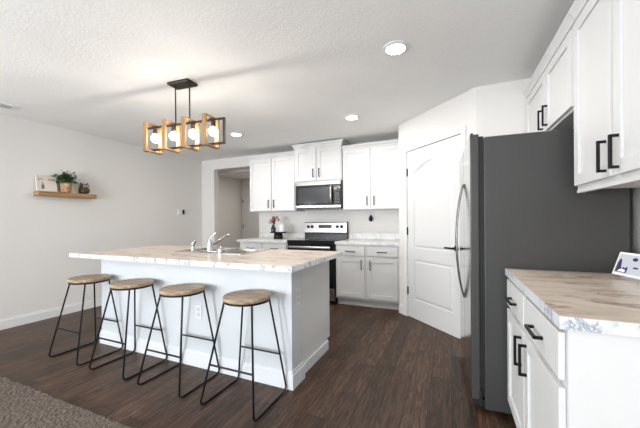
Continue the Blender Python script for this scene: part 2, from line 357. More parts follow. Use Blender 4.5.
def cabinet(name, label, loc, rotz, W_, D, z0, z1, doors=(), drawers=(), kick=0.0, crown=0.0, crown_ends=(True, True), hl=0.14, ho=0.05, group=None, base=False, rail=0.0, openback=False):
    t = thing(name, label, 'cabinet', loc, rotz, group)
    b = B(); box(b, 0, W_, 0, D, z0, z1)
    obj('cabinet_body', b, CAB, t)
    if kick:
        bx('toe_kick', CAB, t, 0.0, W_, 0.07, D, 0.0, z0-0.0005)
    if rail: bx('light_rail', CAB, t, 0, W_, -0.004, 0.02, z0-rail, z0-0.0005)
    for (x0, x1, a, c, side) in doors:
        d = obj('door', shaker(x1-x0, c-a), CAB, t, loc=(x0, -0.001, a))
        hx = 0.043 if side == 'L' else (x1-x0)-0.043
        hz = (c-a)-0.032-hl/2 if base else ho+hl/2
        pull(d, hx, hz, hl)
    for (x0, x1, a, c) in drawers:
        d = obj('drawer', slab(x1-x0, c-a), CAB, t, loc=(x0, -0.001, a)); pull(d, (x1-x0)/2, (c-a)/2-0.008, hl, False)
    if crown:
        b = B(); prof = [(0.0, 0.0), (-0.012, 0.0), (-0.014, 0.014), (-0.022, crown*0.5), (-0.034, crown*0.78), (-0.036, crown), (0.0, crown)]
        e0 = 1 if crown_ends[0] else 0; e1 = 1 if crown_ends[1] else 0
        # sweep along left return, front, right return with mitres
        path = []
        rings = []
        def ring(px, py, ox, oy):
            return [b.verts.new((px+ox*(-p), py+oy*(-p)*-1 if False else py-oy*(-p), z1+q)) for p, q in prof]
        st = []
        if e0: st += [(0, D, -1, 0), (0, 0, -1, 1)]
        else: st += [(0, 0, 0, 1)]
        if e1: st += [(W_, 0, 1, 1), (W_, D, 1, 0)]
        else: st += [(W_, 0, 0, 1)]
        for (px, py, ox, oy) in st: rings.append(ring(px, py, ox, oy))
        n = len(prof)
        for A, C in zip(rings, rings[1:]):
            for k in range(n): b.faces.new((A[k], A[(k+1) % n], C[(k+1) % n], C[k]))
        b.faces.new(rings[0][::-1]); b.faces.new(rings[-1])
        box(b, 0.0, W_, 0.0, D, z1+0.0005, z1+crown-0.004)
        obj('crown_moulding', b, CAB, t)
    return t

YF = 4.33
cabinet('wall_cabinet', 'white double-door wall cabinet left of the microwave', (-3.215, YF, 0), 0, 0.905, YW-YF-0.001, 1.37, 2.275,
        doors=[(0.012, 0.443, 1.38, 2.262, 'R'), (0.460, 0.893, 1.38, 2.262, 'L')], crown=0.055, crown_ends=(True, False), hl=0.13)
cabinet('wall_cabinet', 'short white double-door cabinet directly above the microwave', (-2.305, 4.285, 0), 0, 0.80, YW-4.285-0.001, 1.818, 2.36,
        doors=[(0.02, 0.385, 1.835, 2.335, 'R'), (0.402, 0.782, 1.835, 2.335, 'L')], crown=0.062, hl=0.13)
cabinet('wall_cabinet', 'white double-door wall cabinet right of the microwave beside the pantry', (-1.500, YF, 0), 0, 0.883, YW-YF-0.001, 1.365, 2.275,
        doors=[(0.012, 0.425, 1.375, 2.262, 'R'), (0.442, 0.865, 1.375, 2.262, 'L')], crown=0.055, crown_ends=(False, False), hl=0.13)
cabinet('base_cabinet', 'white base cabinet with two drawers between range and pantry', (-1.508, 4.03, 0), 0, 0.891, YW-4.03-0.001, 0.105, 0.868,
        doors=[(0.02, 0.425, 0.135, 0.69, 'R'), (0.462, 0.868, 0.135, 0.69, 'L')], drawers=[(0.02, 0.425, 0.715, 0.85), (0.462, 0.868, 0.715, 0.85)], kick=1, hl=0.13, base=True)
cabinet('base_cabinet', 'white base cabinet left of the range beside the hall opening', (-3.20, 4.03, 0), 0, 0.905, YW-4.03-0.001, 0.105, 0.868,
        doors=[(0.02, 0.435, 0.135, 0.69, 'R'), (0.47, 0.885, 0.135, 0.69, 'L')], drawers=[(0.02, 0.435, 0.715, 0.85), (0.47, 0.885, 0.715, 0.85)], kick=1, hl=0.13, base=True)
# right wall: local +x runs toward the camera, face looks left
RX = -PI/2
cabinet('wall_cabinet', 'white cabinet with two short doors above the fridge', (0.628, 3.150, 0), RX, 1.115, XR-0.628-0.001, 1.80, 2.262,
        doors=[(0.03, 0.590, 1.815, 2.235, 'R'), (0.612, 1.09, 1.815, 2.235, 'L')], crown=0.06, crown_ends=(False, False), hl=0.14, ho=0.022)
cabinet('wall_cabinet', 'tall white double-door wall cabinet hanging over the right counter', (0.628, 2.030, 0), RX, 0.83, XR-0.628-0.001, 1.355, 2.262,
        doors=[(0.012, 0.414, 1.375, 2.235, 'R'), (0.434, 0.815, 1.375, 2.235, 'L')], crown=0.06, crown_ends=(False, True), hl=0.135, ho=0.022, rail=0.018)
cabinet('base_cabinet', 'white base cabinet with two drawers beside the grey fridge', (0.324, 2.085, 0), RX, 0.955, XR-0.324-0.001, 0.105, 0.868,
        doors=[(0.015, 0.445, 0.13, 0.675, 'R'), (0.465, 0.938, 0.13, 0.675, 'L')], drawers=[(0.015, 0.445, 0.70, 0.848), (0.465, 0.938, 0.70, 0.848)], kick=1, hl=0.14, base=True)

def counter(name, label, x0, x1, y0, y1, z0, z1, top, edge, hole=None, edges='FLRB'):
    t = thing(name, label, 'countertop', ((x0+x1)/2, (y0+y1)/2, z0))
    cx, cy = (x0+x1)/2, (y0+y1)/2; X0, X1, Y0, Y1 = x0-cx, x1-cx, y0-cy, y1-cy; h = z1-z0; e = 0.0025
    b = B()
    if hole:
        hx0, hx1, hy0, hy1 = hole[0]-cx, hole[1]-cx, hole[2]-cy, hole[3]-cy
        xs = [X0, hx0, hx1, X1]; ys = [Y0, hy0, hy1, Y1]
        vt = {(i, j, k): b.verts.new((xs[i], ys[j], (0, h)[k])) for i in range(4) for j in range(4) for k in range(2)}
        for i in range(3):
            for j in range(3):
                if (i, j) == (1, 1): continue
                b.faces.new([vt[i, j, 1], vt[i+1, j, 1], vt[i+1, j+1, 1], vt[i, j+1, 1]])
                b.faces.new([vt[i, j, 0], vt[i, j+1, 0], vt[i+1, j+1, 0], vt[i+1, j, 0]])
        for i in range(3):
            for j in (0, 3): b.faces.new([vt[i, j, 0], vt[i+1, j, 0], vt[i+1, j, 1], vt[i, j, 1]]); b.faces.new([vt[j, i, 0], vt[j, i+1, 0], vt[j, i+1, 1], vt[j, i, 1]])
        for a, c in (((1, 1), (2, 1)), ((2, 1), (2, 2)), ((2, 2), (1, 2)), ((1, 2), (1, 1))):
            b.faces.new([vt[a[0], a[1], 0], vt[c[0], c[1], 0], vt[c[0], c[1], 1], vt[a[0], a[1], 1]])
    else: box(b, X0, X1, Y0, Y1, 0, h)
    obj('worktop', b, top, t)
    b = B()
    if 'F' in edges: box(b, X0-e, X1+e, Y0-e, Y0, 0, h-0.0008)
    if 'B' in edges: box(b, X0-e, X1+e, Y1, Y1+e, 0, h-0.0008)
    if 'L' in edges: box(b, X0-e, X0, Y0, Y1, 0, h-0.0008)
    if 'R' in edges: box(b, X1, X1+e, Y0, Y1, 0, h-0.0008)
    obj('edge_band', b, edge, t, label='white edge with grey-blue veins')  # strip over the worktop sides that carries the light in its colour
    return t
ZT0, ZT1 = 0.869, 0.907
counter('countertop', 'pale veined marble worktop between range and pantry', -1.508, -0.619, 3.995, YW-0.001, ZT0, ZT1, LAM_BACK_LIT, LAM_BACK_LIT, edges='F')
counter('countertop', 'pale veined marble worktop left of the range', -3.235, -2.291, 3.995, YW-0.001, ZT0, ZT1, LAM_BACK_LIT, LAM_BACK_LIT, edges='FL')
for x0, x1, lab in ((-1.508, -0.619, 'low marble upstand at the wall between range and pantry'), (-3.235, -2.291, 'low marble upstand at the wall left of the range')):
    b = B(); box(b, x0, x1, YW-0.021, YW-0.001, ZT1+0.0005, ZT1+0.10, bev=0.002); tag(obj('backsplash', b, LAM_BACK_LIT), lab, 'backsplash')
counter('countertop', 'beige brown-veined worktop on the right beside the fridge', 0.300, XR-0.001, 1.112, 2.088, ZT0, ZT1, LAM_TOP, LAM_EDGE_LIT, edges='FL')

# ------------------------------------------------------------------ island
t = thing('kitchen_island', 'long white kitchen island behind the four stools', 'kitchen island', (-2.12, 2.25, 0))
def ix(x): return x+2.12
def iy(y): return y-2.25
b = B()
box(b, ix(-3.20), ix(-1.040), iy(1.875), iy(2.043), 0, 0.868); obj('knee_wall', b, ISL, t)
b = B()
box(b, ix(-3.175), ix(-3.155), iy(2.0435), iy(2.66), 0.10, 0.868); box(b, ix(-1.085), ix(-1.065), iy(2.0435), iy(2.66), 0.10, 0.868)
box(b, ix(-3.155), ix(-1.085), iy(2.64), iy(2.66), 0.10, 0.868); box(b, ix(-3.155), ix(-1.085), iy(2.0435), iy(2.64), 0.10, 0.12)
box(b, ix(-3.175), ix(-1.065), iy(2.0435), iy(2.60), 0, 0.0995)
obj('cabinet_body', b, CAB, t)
b = B()
y0, y1 = 1.861, 1.875
def bbs(b, x0, x1, y0, y1, f):  # two-step board
    box(b, ix(x0), ix(x1), iy(y0), iy(y1), 0, 0.105)
box(b, ix(-3.214), ix(-1.026), iy(1.861), iy(1.875), 0, 0.105, bev=0.002); box(b, ix(-3.207), ix(-1.033), iy(1.868), iy(1.875), 0.105, 0.128)
box(b, ix(-1.040), ix(-1.026), iy(1.8752), iy(2.057), 0, 0.105, bev=0.002); box(b, ix(-1.040), ix(-1.033), iy(1.8752), iy(2.05), 0.105, 0.128)
box(b, ix(-3.214), ix(-3.200), iy(1.8752), iy(2.057), 0, 0.105, bev=0.002); box(b, ix(-3.207), ix(-3.200), iy(1.8752), iy(2.05), 0.105, 0.128)
box(b, ix(-1.0648), ix(-1.052), iy(2.0575), iy(2.60), 0, 0.085, bev=0.002)
box(b, ix(-3.188), ix(-3.1752), iy(2.0575), iy(2.60), 0, 0.085, bev=0.002)
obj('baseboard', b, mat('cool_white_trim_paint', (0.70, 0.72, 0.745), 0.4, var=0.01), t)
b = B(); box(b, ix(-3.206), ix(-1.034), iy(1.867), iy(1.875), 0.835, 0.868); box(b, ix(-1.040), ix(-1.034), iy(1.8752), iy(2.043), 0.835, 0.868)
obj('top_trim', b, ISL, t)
for k, (x0, x1) in enumerate([(-3.145, -2.63), (-2.62, -2.12), (-2.11, -1.61), (-1.60, -1.095)]):
    d = obj('door', shaker(x1-x0, 0.71), CAB, t, loc=(ix(x1), iy(2.661), 0.13), rot=(0, 0, PI)); pull(d, 0.03 if k % 2 else x1-x0-0.03, 0.6, 0.13)
def outlet(parent, loc, rot, vertical=True):
    b = B(); box(b, -0.036, 0.036, -0.006, -0.0005, -0.058, 0.058, bev=0.002)
    o = obj('outlet', b, PLASTIC, parent, loc=loc, rot=rot, label='white outlet plate')
    b = B(); 
    for z in (-0.022, 0.022):
        box(b, -0.016, 0.016, -0.0075, -0.0062, z-0.014, z+0.014)
    f = obj('socket', b, mat('socket_grey', (0.56, 0.57, 0.58), 0.4), o)
    return o
outlet(t, (ix(-1.915), iy(1.875), 0.455), (0, 0, 0))
outlet(t, (ix(-1.040), iy(1.965), 0.64), (0, 0, PI/2))
SX0, SX1, SY0, SY1 = -2.50, -1.69, 2.14, 2.61
counter('countertop', 'long beige marble-look island worktop with overhang toward the stools', -3.375, -0.935, 1.692, 2.70, ZT0, ZT1, LAM_TOP, LAM_EDGE_LIT, hole=(SX0+0.02, SX1-0.02, SY0+0.02, SY1-0.02))

# sink
cx, cy = (SX0+SX1)/2, (SY0+SY1)/2
t = thing('kitchen_sink', 'stainless double-bowl sink set into the island top', 'sink', (cx, cy, ZT1))
b = B()
x0, x1, y0, y1 = SX0-cx, SX1-cx, SY0-cy, SY1-cy
yb = y0+0.085; xm = 0.0; rz = 0.006
for (a, c, d, e) in ((x0, x1, y0, yb), (x0, x1, y1-0.028, y1), (x0, x0+0.03, yb, y1-0.028), (x1-0.03, x1, yb, y1-0.028), (xm-0.02, xm+0.02, yb, y1-0.028)):
    box(b, a, c, d, e, 0.0006, rz)
obj('sink_rim', b, STEEL, t)
for (a, c) in ((x0+0.03, xm-0.02), (xm+0.02, x1-0.03)):
    b = B(); d0, e0 = yb, y1-0.028; D = -0.18; i = 0.02
    top = [b.verts.new(p) for p in ((a, d0, 0.004), (c, d0, 0.004), (c, e0, 0.004), (a, e0, 0.004))]
    bot = [b.verts.new(p) for p in ((a+i, d0+i, D), (c-i, d0+i, D), (c-i, e0-i, D), (a+i, e0-i, D))]
    for k in range(4): b.faces.new((top[k], top[(k+1) % 4], bot[(k+1) % 4], bot[k]))
    b.faces.new(bot)
    bw = obj('sink_bowl', b, STEEL, t)
    b = B(); lathe(b, [(0, 0), (0.042, 0), (0.042, 0.004), (0.03, 0.001), (0, 0.001)], ((a+c)/2, (d0+e0)/2, D+0.001)); obj('drain', b, CHROME, bw, smooth=True)
# faucet
t = thing('kitchen_faucet', 'chrome single-lever faucet rising from the sink deck', 'faucet', (-2.085, 2.185, ZT1+0.007))
b = B(); box(b, -0.12, 0.12, -0.028, 0.028, 0, 0.012, bev=0.005); lathe(b, [(0.030, 0.012), (0.027, 0.05), (0.024, 0.075), (0.026, 0.10), (0.018, 0.118), (0, 0.12)])
obj('faucet_body', b, CHROME, t, smooth=True)
b = B(); tube(b, [(0.0, 0.01, 0.06), (0.02, 0.05, 0.085), (0.035, 0.11, 0.120), (0.050, 0.165, 0.148), (0.055, 0.185, 0.152), (0.058, 0.197, 0.140)], [0.015, 0.014, 0.012, 0.012, 0.013, 0.013], 12)
obj('spout', b, CHROME, t, smooth=True)
b = B(); tube(b, [(0, 0, 0.115), (0.015, 0.0, 0.135), (0.055, 0.01, 0.175), (0.065, 0.012, 0.18)], [0.010, 0.009, 0.007, 0.006], 10); obj('lever', b, CHROME, t, smooth=True)
t = thing('sink_sprayer', 'small chrome side sprayer left of the faucet', 'sprayer', (-2.30, 2.185, ZT1+0.007))
b = B(); lathe(b, [(0.024, 0), (0.022, 0.012), (0.014, 0.02), (0.013, 0.045), (0, 0.045)]); obj('sprayer_base', b, CHROME, t, smooth=True)
b = B(); tube(b, [(0, 0, 0.045), (0, 0, 0.07), (0.006, 0.006, 0.09), (0.018, 0.018, 0.10)], [0.013, 0.017, 0.018, 0.013], 12); obj('spray_head', b, CHROME, t, smooth=True)
t = thing('drain_stopper', 'short round chrome basket standing right of the faucet', 'sink strainer', (-1.955, 2.185, ZT1+0.007))
b = B(); lathe(b, [(0.036, 0), (0.036, 0.035), (0.030, 0.042), (0.010, 0.045), (0.010, 0.055), (0, 0.056)]); obj('strainer_cup', b, CHROME, t, smooth=True)

# ------------------------------------------------------------------ bar stools
def make_stool():
    t = thing('bar_stool', 'x', 'bar stool', (0, 0, 0), 0, 'round-seat bar stools along the island')
    b = B(); R = 0.161; zt = 0.698; zb = 0.670; sy0 = 0.028
    lathe(b, [(0, zb), (R-0.006, zb), (R, zb+0.006), (R+0.001, zt-0.008), (R-0.006, zt), (R*0.7, zt-0.005), (0, zt-0.008)], (0, sy0, 0), seg=48)
    obj('seat', b, SEATW, t, smooth=True)
    b = B(); n = 40; tube(b, [((R-0.010)*math.cos(2*PI*k/n), sy0+(R-0.010)*math.sin(2*PI*k/n), zb-0.0075) for k in range(n)], 0.007, 8, closed=True)
    obj('seat_ring', b, BLK, t, smooth=True)
    fx, fy = 0.206, 0.190; tx, ty = 0.112, 0.100; r = 0.0068; zl = 0.662
    for s in (-1, 1):
        for sy in (-1, 1):
            b = B(); tube(b, [(s*tx, sy0+sy*ty, zl), (s*fx, sy*fy, r+0.028), (s*fx, sy*(fy-0.006), r+0.010), (s*fx, sy*(fy-0.028), r+0.0005)], r, 8); obj('leg', b, BLK, t, smooth=True)
        b = B(); tube(b, [(s*fx, -(fy-0.028), r+0.0005), (s*fx, fy-0.028, r+0.0005)], r, 8); obj('floor_rail', b, BLK, t, smooth=True)
    for sy, z in ((-1, 0.262), (1, 0.262)):
        k = (zl-z)/(zl-r-0.028); x = tx+(fx-tx)*k; y = (sy0+sy*ty)*(1-k)+sy*fy*k
        b = B(); tube(b, [(-x, y, z), (x, y, z)], r*0.95, 8); obj('footrest', b, BLK, t, smooth=True)
    return t
def copy_tree(o, parent=None):
    c = o.copy(); COL.objects.link(c)
    if parent: c.parent = parent
    for ch in list(o.children): copy_tree(ch, c)
    return c
labels = ['bar stool farthest left, standing nearest the wall with the shelf', 'second bar stool from the left wall along the island', 'third bar stool from the left, in front of the faucet', 'rightmost bar stool, nearest the open corner of the island']
proto = make_stool()
spots = [(-3.058, 1.664, 0.0), (-2.472, 1.664, 0.0), (-1.888, 1.660, 0.0), (-1.282, 1.658, 0.0)]
for i, (x, y, a) in enumerate(spots):
    o = proto if i == 0 else copy_tree(proto)
    o.location = (x, y, 0.0); o.rotation_euler = (0, 0, a); o['label'] = labels[i]

# ------------------------------------------------------------------ pendant
t = thing('pendant_light', 'linear wood and bronze pendant with four glowing globe bulbs', 'pendant light', (-2.19, 1.975, ZC), math.radians(5))
bx('canopy', BRONZE, t, -0.115, 0.115, -0.062, 0.062, -0.022, -0.0005, bev=0.003)
for x in (-0.078, 0.078):
    b = B(); tube(b, [(x, 0, -0.022), (x, 0, -0.36)], 0.006); lathe(b, [(0.011, -0.035), (0.011, -0.022)], (x, 0, 0), 12); obj('rod', b, BRONZE, t, smooth=True)
b = B(); zt, zb, w = -0.357, -0.580, 0.009
box(b, -0.445, 0.445, -w, w, zt-0.016, zt); box(b, -0.445, 0.445, -w, w, zb, zb+0.016)
box(b, -0.445, -0.427, -w, w, zb+0.016, zt-0.016); box(b, 0.427, 0.445, -w, w, zb+0.016, zt-0.016)
obj('bronze_frame', b, BRONZE, t)
BULB, n, l, p = newmat('glowing_bulb'); p.inputs['Emission Color'].default_value = (1.0, 0.93, 0.80, 1); p.inputs['Emission Strength'].default_value = 2.2; p.inputs['Roughness'].default_value = 0.1
tr = n.new('ShaderNodeBsdfTransparent'); mx = n.new('ShaderNodeMixShader'); mx.inputs[0].default_value = 0.30; l.new(tr.outputs[0], mx.inputs[1]); l.new(p.outputs[0], mx.inputs[2]); l.new(mx.outputs[0], n['Material Output'].inputs[0])
FILA = mat('bulb_filament', (1, 0.9, 0.7), 0.5, emit=(1.0, 0.95, 0.88), es=500)
for k, x in enumerate((-0.322, -0.107, 0.108, 0.323)):
    b = B(); hw = 0.019; y0, y1, z0, z1, th_ = -0.092, 0.092, -0.597, -0.335, 0.018
    box(b, x-hw-0.02, x+hw-0.02, y0, y0+th_, z0, z1, bev=0.0015); box(b, x-hw-0.02, x+hw-0.02, y1-th_, y1, z0, z1, bev=0.0015)
    box(b, x-hw-0.02, x+hw-0.02, y0+th_, y1-th_, z1-th_+0.004, z1, bev=0.0015); box(b, x-hw-0.02, x+hw-0.02, y0+th_, y1-th_, z0, z0+th_-0.004, bev=0.0015)
    obj('wood_frame', b, OAK, t, label='square honey-coloured wood frame')
    xb = x+0.004
    b = B(); lathe(b, [(0, zt-0.016), (0.019, zt-0.016), (0.019, zt-0.062), (0.016, zt-0.066), (0, zt-0.066)], (xb, 0, 0), 20)
    so = obj('socket', b, BRONZE, t, smooth=True)
    b = B(); prof = [(0.012, -0.066)]
    for q in range(1, 13):
        a = PI*(0.14+0.86*q/12); prof.append((0.0385*math.sin(a) if q < 12 else 0, -0.110+0.0385*math.cos(a)))
    lathe(b, [(r_, zt+z_) for r_, z_ in prof], (xb, 0, 0), 20)
    bu = obj('bulb', b, BULB, so, smooth=True)
    b = B(); lathe(b, [(0, zt-0.135), (0.009, zt-0.131), (0.013, zt-0.116), (0.011, zt-0.100), (0.004, zt-0.090), (0, zt-0.089)], (xb, 0, 0), 12); obj('filament', b, FILA, so, smooth=True)

# ------------------------------------------------------------------ downlights, vent
DL = mat('downlight_lens', (1, 1, 1), 0.4, emit=(1, 0.96, 0.9), es=30)
for (x, y, lab) in ((-0.355, 2.205, 'recessed ceiling light nearest the camera, above the open floor'), (-1.075, 3.45, 'recessed ceiling light in front of the microwave cabinets'), (-2.775, 3.43, 'recessed ceiling light right behind the pendant')):
    t = thing('downlight', lab, 'ceiling light', (x, y, ZC), 0, 'recessed ceiling lights')
    b = B(); lathe(b, [(0.066, -0.0005), (0.092, -0.0005), (0.092, -0.006), (0.068, -0.012), (0.066, -0.0005)], seg=40, caps=False)
    bm_ = b; obj('trim_ring', b, TRIM, t, smooth=True)
    b = B(); lathe(b, [(0, -0.008), (0.064, -0.008), (0.064, -0.004), (0, -0.004)], seg=36); obj('lens', b, DL, t)
    l = bpy.data.lights.new('downlight_lamp', 'AREA'); l.shape = 'DISK'; l.size = 0.13; l.energy = 11; l.color = (1, 0.97, 0.93)
    lo = bpy.data.objects.new('downlight_lamp', l); COL.objects.link(lo); lo.location = (x, y, ZC-0.02)
t = thing('ceiling_vent', 'white louvred air vent in the ceiling at the left', 'vent', (-4.29, 1.50, ZC))
b = B(); w = 0.02
for a in ((-0.08, 0.08, -0.16, -0.14), (-0.08, 0.08, 0.14, 0.16), (-0.08, -0.06, -0.14, 0.14), (0.06, 0.08, -0.14, 0.14)): box(b, *a, -0.010, -0.0005)
obj('vent_frame', b, TRIM, t)
b = B()
for k in range(8):
    y = -0.125+k*0.0357; box(b, -0.059, 0.059, -0.010, 0.010, -0.001, 0.001, mtx=Matrix.Translation((0, y, -0.009)) @ Matrix.Rotation(0.5, 4, 'X'))
obj('louvres', b, mat('vent_grey', (0.45, 0.45, 0.45), 0.5), t)

# ------------------------------------------------------------------ fridge
t = thing('refrigerator', 'large charcoal refrigerator with curved handles beside the right counter', 'refrigerator', (0.113, 2.108, 0), math.radians(2.3))
D_ = 0.772; Wf = 0.91
# local: +x into the wall side, +y along the fridge's width; the doors face -x
bx('refrigerator_body', FSIDE, t, 0.078, D_, 0.0, Wf, 0.02, 1.712, bev=0.006)
bx('gasket', FGAP, t, 0.052, 0.0775, 0.014, Wf-0.014, 0.09, 1.72)
for (a, c) in ((0.0, 0.452), (0.458, Wf)):
    b = B(); box(b, 0.004, 0.0515, a, c, 0.075, 1.733, bev=0.006); d = obj('door', b, FSIDE, t)
    b = B(); box(b, 0.0, 0.0035, a+0.003, c-0.003, 0.078, 1.730); obj('door_front', b, DSTEEL, d, label='glossy steel door face')
    yy = c-0.035 if a == 0 else a+0.035
    b = B(); pts = []
    for k in range(13):
        q = k/12; pts.append((-0.004-0.050*math.sin(PI*q)**0.75, yy, 0.61+0.86*q))
    tube(b, pts, 0.0065, 10); obj('handle', b, mat('dark_steel', (0.16, 0.16, 0.16), 0.25, 1.0), d, smooth=True, label='long bowed steel handle')
b = B(); box(b, 0.005, 0.02, 0.0, 0.05, 1.7335, 1.741, bev=0.002); obj('top_hinge', b, FGAP, t)
b = B(); box(b, 0.012, 0.10, 0.004, 0.06, 0.035, 0.0745, bev=0.004); box(b, 0.05, 0.062, -0.004, 0.02, 0.035, 0.14); obj('bottom_hinge', b, FGAP, t)
for (a, c) in ((0.12, 0.05), (0.12, 0.86), (0.68, 0.05), (0.68, 0.86)):
    b = B(); lathe(b, [(0.02, 0.0), (0.02, 0.0195)], (a, c, 0), 12); obj('foot', b, FGAP, t)

# ------------------------------------------------------------------ range
t = thing('kitchen_range', 'black and stainless electric range between the base cabinets', 'range', (-1.9, 3.99, 0))
hw = 0.379
bx('range_body', mat('black_enamel', (0.015, 0.015, 0.016), 0.25), t, -hw, hw, 0.03, 0.655, 0.02, 0.898, bev=0.003)
bx('cooktop', GLOSS, t, -hw, hw, -0.005, 0.60, 0.8985, 0.915, bev=0.003)
b = B(); box(b, -hw, hw, -0.012, 0.0295, 0.865, 0.898, bev=0.003); obj('control_lip', b, GLOSS, t)
b = B(); box(b, -hw+0.003, hw-0.003, 0.0, 0.0295, 0.235, 0.862, bev=0.004); d = obj('oven_door', b, GLOSS, t)
bx('oven_window', OVEN, d, -0.25, 0.25, -0.003, 0.0005, 0.36, 0.70)
b = B(); box(b, -0.335, 0.335, -0.055, -0.030, 0.795, 0.835, bev=0.008)
for s in (-1, 1): box(b, s*0.31-0.012, s*0.31+0.012, -0.032, -0.0005, 0.80, 0.83)
obj('oven_handle', b, STEEL, d, smooth=True, label='stainless bar handle')
bx('storage_drawer', STEEL, t, -hw+0.003, hw-0.003, 0.002, 0.0295, 0.055, 0.228, bev=0.004)
b = B(); prism(b, [(0.60, 0.9155), (0.60, 0.99), (0.585, 1.0), (0.605, 1.17), (0.62, 1.182), (0.655, 1.182), (0.655, 0.9155)], -hw, hw, axis='x'); bg = obj('backguard', b, mat('black_enamel', (0, 0, 0)), t)
tilt = Matrix.Translation((0, 0.5935, 1.09)) @ Matrix.Rotation(-0.117, 4, 'X')
b = B(); box(b, -hw+0.004, hw-0.004, -0.008, -0.001, -0.082, 0.082, bev=0.003, mtx=tilt); pn = obj('control_panel', b, STEEL, t)
b = B(); box(b, -0.115, 0.115, -0.011, -0.0085, -0.008, 0.045, mtx=tilt); obj('display', b, GLOSS, pn)
for x in (-0.305, -0.235, 0.215, 0.290):
    b = B(); lathe(b, [(0.026, 0), (0.024, 0.018), (0.020, 0.022), (0, 0.022)], mtx=tilt @ Matrix.Translation((x, -0.0085, 0.015)) @ Matrix.Rotation(PI/2, 4, 'X'), seg=20); obj('knob', b, BLK, pn, smooth=True)
for (x, y, r) in ((-0.19, 0.15, 0.10), (0.19, 0.15, 0.085), (-0.19, 0.43, 0.075), (0.19, 0.43, 0.10)):
    b = B(); n = 32; tube(b, [(x+r*math.cos(2*PI*k/n), y+r*math.sin(2*PI*k/n), 0.9152) for k in range(n)], 0.0008, 4, closed=True); obj('burner_ring', b, mat('burner_grey', (0.2, 0.2, 0.2), 0.4), t)

# ------------------------------------------------------------------ microwave
t = thing('microwave', 'stainless over-the-range microwave under the short cabinet', 'microwave', (-1.885, 4.24, 1.385))
H = 0.431; hw = 0.378
bx('microwave_body', mat('black_enamel', (0, 0, 0)), t, -hw, hw, 0.03, 0.418, 0, H, bev=0.003)
bx('vent_strip', STEEL, t, -hw, hw, 0.0, 0.0295, H-0.062, H, bev=0.004)
bx('bottom_strip', STEEL, t, -hw, hw, 0.0, 0.0295, 0.020, 0.058, bev=0.004)
b = B(); box(b, -hw, 0.262, 0.0, 0.0295, 0.060, H-0.064, bev=0.003); d = obj('door', b, GLOSS, t)
bx('window', OVEN, d, -hw+0.045, 0.195, -0.002, 0.0005, 0.095, H-0.10)
b = B(); tube(b, [(0.232, 0.0, 0.085), (0.232, -0.03, 0.10), (0.236, -0.045, 0.16), (0.236, -0.047, 0.22), (0.236, -0.045, 0.28), (0.232, -0.03, 0.335), (0.232, 0.0, 0.35)], [0.014, 0.014, 0.016, 0.016, 0.016, 0.014, 0.014], 12); obj('handle', b, STEEL, d, smooth=True, label='curved stainless handle')
b = B(); box(b, 0.265, hw, 0.0, 0.0295, 0.060, H-0.064, bev=0.003); cp = obj('control_panel', b, GLOSS, t)
b = B()
for i in range(3):
    for j in range(5): box(b, 0.287+i*0.026, 0.305+i*0.026, -0.001, 0.0, 0.09+j*0.034, 0.112+j*0.034)
obj('keypad', b, mat('keypad_grey', (0.12, 0.12, 0.125), 0.4), cp)
bx('display', mat('microwave_display', (0.02, 0.03, 0.03), 0.1), cp, 0.285, 0.36, -0.001, 0.0, 0.285, 0.33)

# ------------------------------------------------------------------ items on the back counter
zc = ZT1
t = thing('cake_stand', 'black pedestal stand on the counter left of the range', 'stand', (-2.64, 4.32, zc))
b = B(); lathe(b, [(0.075, 0), (0.078, 0.01), (0.070, 0.09), (0.060, 0.10)], seg=28); obj('pedestal', b, BLK, t, smooth=True)
b = B(); lathe(b, [(0, 0.1005), (0.135, 0.1005), (0.14, 0.108), (0.14, 0.118), (0, 0.118)], seg=36); obj('plate', b, BLK, t, smooth=True)
t = thing('canister', 'white ribbed canister on the black stand', 'canister', (-2.575, 4.33, zc+0.1185))
b = B()
lathe(b, [(0.058, 0), (0.064, 0.004), (0.064, 0.028), (0.061, 0.031), (0.064, 0.034), (0.064, 0.060), (0.061, 0.063), (0.064, 0.066), (0.064, 0.098), (0.058, 0.104), (0, 0.104)]); obj('canister_body', b, PLASTIC, t, smooth=True)
b = B(); lathe(b, [(0.060, 0.1045), (0.060, 0.122), (0.012, 0.126), (0.010, 0.14), (0, 0.142)]); obj('lid', b, mat('cream_ceramic', (0.72, 0.69, 0.63), 0.4), t, smooth=True)
t = thing('flower_vase', 'small black vase of dried rust-red flowers on the black stand', 'vase', (-2.715, 4.29, zc+0.1185))
b = B(); lathe(b, [(0.030, 0), (0.040, 0.01), (0.041, 0.06), (0.024, 0.095), (0.022, 0.115), (0.026, 0.12), (0, 0.118)]); obj('vase', b, mat('black_ceramic', (0.01, 0.01, 0.01), 0.15), t, smooth=True)
rnd = random.Random(4); bs = B(); bf = B(); bl = B()
for k in range(16):
    a = rnd.uniform(0, 2*PI); sp = rnd.uniform(0.01, 0.075); h = rnd.uniform(0.15, 0.25)
    tip = Vector((math.cos(a)*sp, math.sin(a)*sp*0.8, h)); tube(bs, [(0, 0, 0.11), (tip.x*0.35, tip.y*0.35, 0.11+(h-0.11)*0.5), tip], 0.0016, 5)
    tgt = bf if k % 4 else bl
    for q in range(7):
        dv = Vector((rnd.uniform(-1, 1), rnd.uniform(-1, 1), rnd.uniform(-1, 1)))*0.020
        c = tip+dv; n = Vector((rnd.uniform(-1, 1), rnd.uniform(-1, 1), rnd.uniform(-1, 1))).normalized(); u = n.orthogonal().normalized()*0.020; v = n.cross(u)*0.6
        vs = [tgt.verts.new(c+x) for x in (u, v, -u, -v)]; tgt.faces.new(vs)
